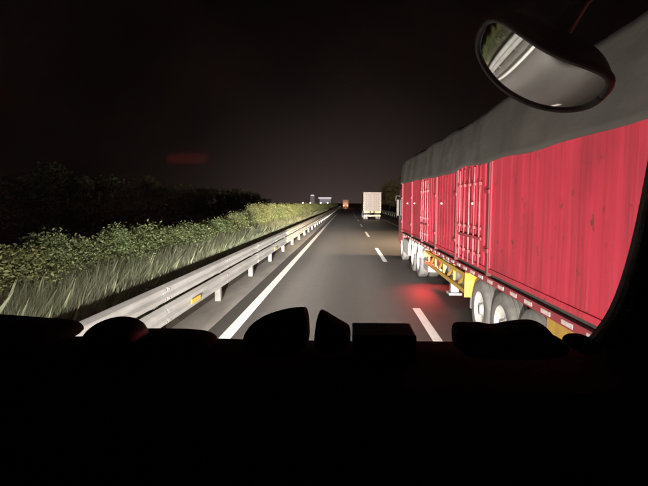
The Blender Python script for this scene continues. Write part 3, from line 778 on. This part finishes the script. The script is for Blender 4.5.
# windscreen pane
def pane():
    m = bpy.data.materials.new('windscreen_glass'); m.use_nodes = True; t = m.node_tree; t.nodes.clear(); L = t.links.new
    tr = t.nodes.new('ShaderNodeBsdfTransparent'); tr.inputs[0].default_value = (.97, .975, .97, 1)
    gs = t.nodes.new('ShaderNodeBsdfGlossy'); gs.inputs['Roughness'].default_value = .06
    fr = t.nodes.new('ShaderNodeFresnel'); fr.inputs[0].default_value = 1.3
    mx = t.nodes.new('ShaderNodeMixShader'); L(fr.outputs[0], mx.inputs[0]); L(tr.outputs[0], mx.inputs[1]); L(gs.outputs[0], mx.inputs[2])
    du = t.nodes.new('ShaderNodeBsdfTranslucent'); du.inputs[0].default_value = (.8, .78, .75, 1)
    co = t.nodes.new('ShaderNodeTexCoord'); n = t.nodes.new('ShaderNodeTexNoise'); n.inputs['Scale'].default_value = 5; n.inputs['Detail'].default_value = 8
    L(co.outputs['Object'], n.inputs['Vector'])
    r = t.nodes.new('ShaderNodeMapRange'); r.inputs[1].default_value = .3; r.inputs[2].default_value = .8; r.inputs[3].default_value = .012; r.inputs[4].default_value = .055
    L(n.outputs[0], r.inputs[0])
    m2 = t.nodes.new('ShaderNodeMixShader'); L(r.outputs[0], m2.inputs[0]); L(mx.outputs[0], m2.inputs[1]); L(du.outputs[0], m2.inputs[2])
    o = t.nodes.new('ShaderNodeOutputMaterial'); L(m2.outputs[0], o.inputs[0]); return m
cb(MB().add([(CX - 1.12, 1.105, 2.0), (CX + 1.12, 1.105, 2.0), (CX + 1.12, .985, 3.02), (CX - 1.12, .985, 3.02)], [(0,1,2,3)]), 'windscreen', pane())

# front blind-spot mirror: convex dome in a dark housing, hung outside the right corner
def mirror():
    Ym = 1.42
    ul = P(481, 40, Ym); lr_ = P(591, 98.5, Ym)
    ctr = (ul + lr_)/2
    U = (lr_ - ul); a_ = U.length/2 * 1.04; U.normalize()
    view = (ctr - Vector((0, 0, CAM_H))).normalized()
    U = (U - view*U.dot(view)).normalized()
    Vd = view.cross(U).normalized()
    if Vd.z > 0: Vd = -Vd                       # across the glass, downwards
    al = R(52)
    N = (-view*math.cos(al) + Vd*math.sin(al)).normalized()   # glass looks down and back
    S = (Vd*math.cos(al) + view*math.sin(al)).normalized()
    hh = a_*.61; B = a_*.40
    def sq(r, t, e=3.0):                        # rounded oblong outline
        c, s_ = math.cos(t), math.sin(t); k = (abs(c)**e + abs(s_)**e) ** (-1/e)
        return r*k*c, r*k*s_
    def surf(r, t, lift=0.0, grow=1.0):
        p, q = sq(r, t); p *= grow; q *= grow
        return ctr + U*(a_*p) + S*(hh*q) + N*(B*(.55 - .80*p*p - .20*q*q) + lift)
    def cap(rings, seg, fn):
        vs = [fn(0.0001, 0)]; fs = []
        for i in range(1, rings+1):
            for k in range(seg): vs.append(fn(i/rings, 2*math.pi*k/seg))
        for k in range(seg): fs.append((0, 1+k, 1+(k+1) % seg))
        for i in range(rings-1):
            for k in range(seg): fs.append((1+i*seg+k, 1+i*seg+(k+1) % seg, 1+(i+1)*seg+(k+1) % seg, 1+(i+1)*seg+k))
        return vs, fs
    back = (-Vd*.80 + view*.60).normalized()
    def hous(r, t):
        d = a_*.78*(1 - r**3.0)
        return surf(r, t, -.010, 1.06) + back*d
    arm_top = Vector((.86, 1.02, 3.02)); hub = ctr + back*a_*.78
    root = cb(MB().add(*cap(14, 56, hous)), 'mirror', M['housing'], smooth=True)
    cb(MB().add(*cap(18, 64, lambda r, t: surf(r, t))), 'mirror_glass', M['mirror'], root, smooth=True)
    lip = [surf(1.0, 2*math.pi*k/64, -.004, 1.035) for k in range(65)]
    cb(MB().tube(lip, .013, 8), 'mirror_rim', M['housing'], root, smooth=True)
    cb(MB().tube([hub, hub + Vector((.05, -.02, .08)), hub + Vector((.14, -.12, .17)), arm_top], [.03, .022, .02, .02], 10), 'mirror_arm', M['housing'], root, smooth=True)
mirror()

# ------------------------------------------------------------------ things lying on the dashboard
def drop(o): return o
loft('black_dome', [(88, 348), (88, 334), (92, 326), (100, 320.5), (114, 318), (128, 320), (138, 326), (143, 334), (144, 348)], .92, .11, M['blackplastic'], sub=2,
     label='black rounded dome on the dashboard between the instrument hood and the wedge-shaped hat', cat='dome')
loft('fabric_hat', [(240, 348), (244, 331), (252, 323), (264, 316), (284, 310), (303, 308), (307.5, 309), (309, 320), (310, 334), (311, 348)], .93, .12, M['cloth'], sub=1,
     label='large dark wedge-shaped hat on the dashboard beside the small triangular pouch', cat='hat')
loft('folded_pouch', [(313, 348), (314, 338), (315.5, 324), (317.5, 315), (319.8, 310.5), (321.5, 310.2), (324, 311.5), (330, 315), (338, 320), (346, 324.5), (350, 327), (351, 330), (352, 348)], .91, .09, M['cloth'], sub=1,
     label='small dark triangular pouch on the dashboard between wedge-shaped hat and low box', cat='pouch')
q0, q1 = P(352, 324, .985), P(411, 325.5, .985)
bx = MB().box(q0.x, q1.x, .90, 1.0, dz + .001, q0.z).build('small_box', M['blackplastic'], bevel=.004)
tag(bx, 'low black rectangular box on the dashboard beside the triangular pouch', 'box')
loft('crumpled_cloth', [(453.5, 352), (453.5, 342), (453.5, 334), (454.5, 327.5), (458, 324.5), (465, 324), (474, 325.5), (483, 324.5), (492, 327), (501, 328), (512, 325), (524, 324.5), (534, 322), (545, 323), (550, 330), (556, 337), (566, 341), (568, 352)], .92, .12, M['cloth'], lump=.006, sub=2,
     label='long crumpled dark cloth on the dashboard between low box and small fabric lump', cat='cloth')
loft('fabric_lump', [(566, 350), (568, 338), (576, 334), (586, 334.5), (594, 338), (597, 350)], .93, .08, M['cloth'], lump=.005, sub=2,
     label='small dark lump of fabric on the dashboard beside the windscreen pillar', cat='fabric')
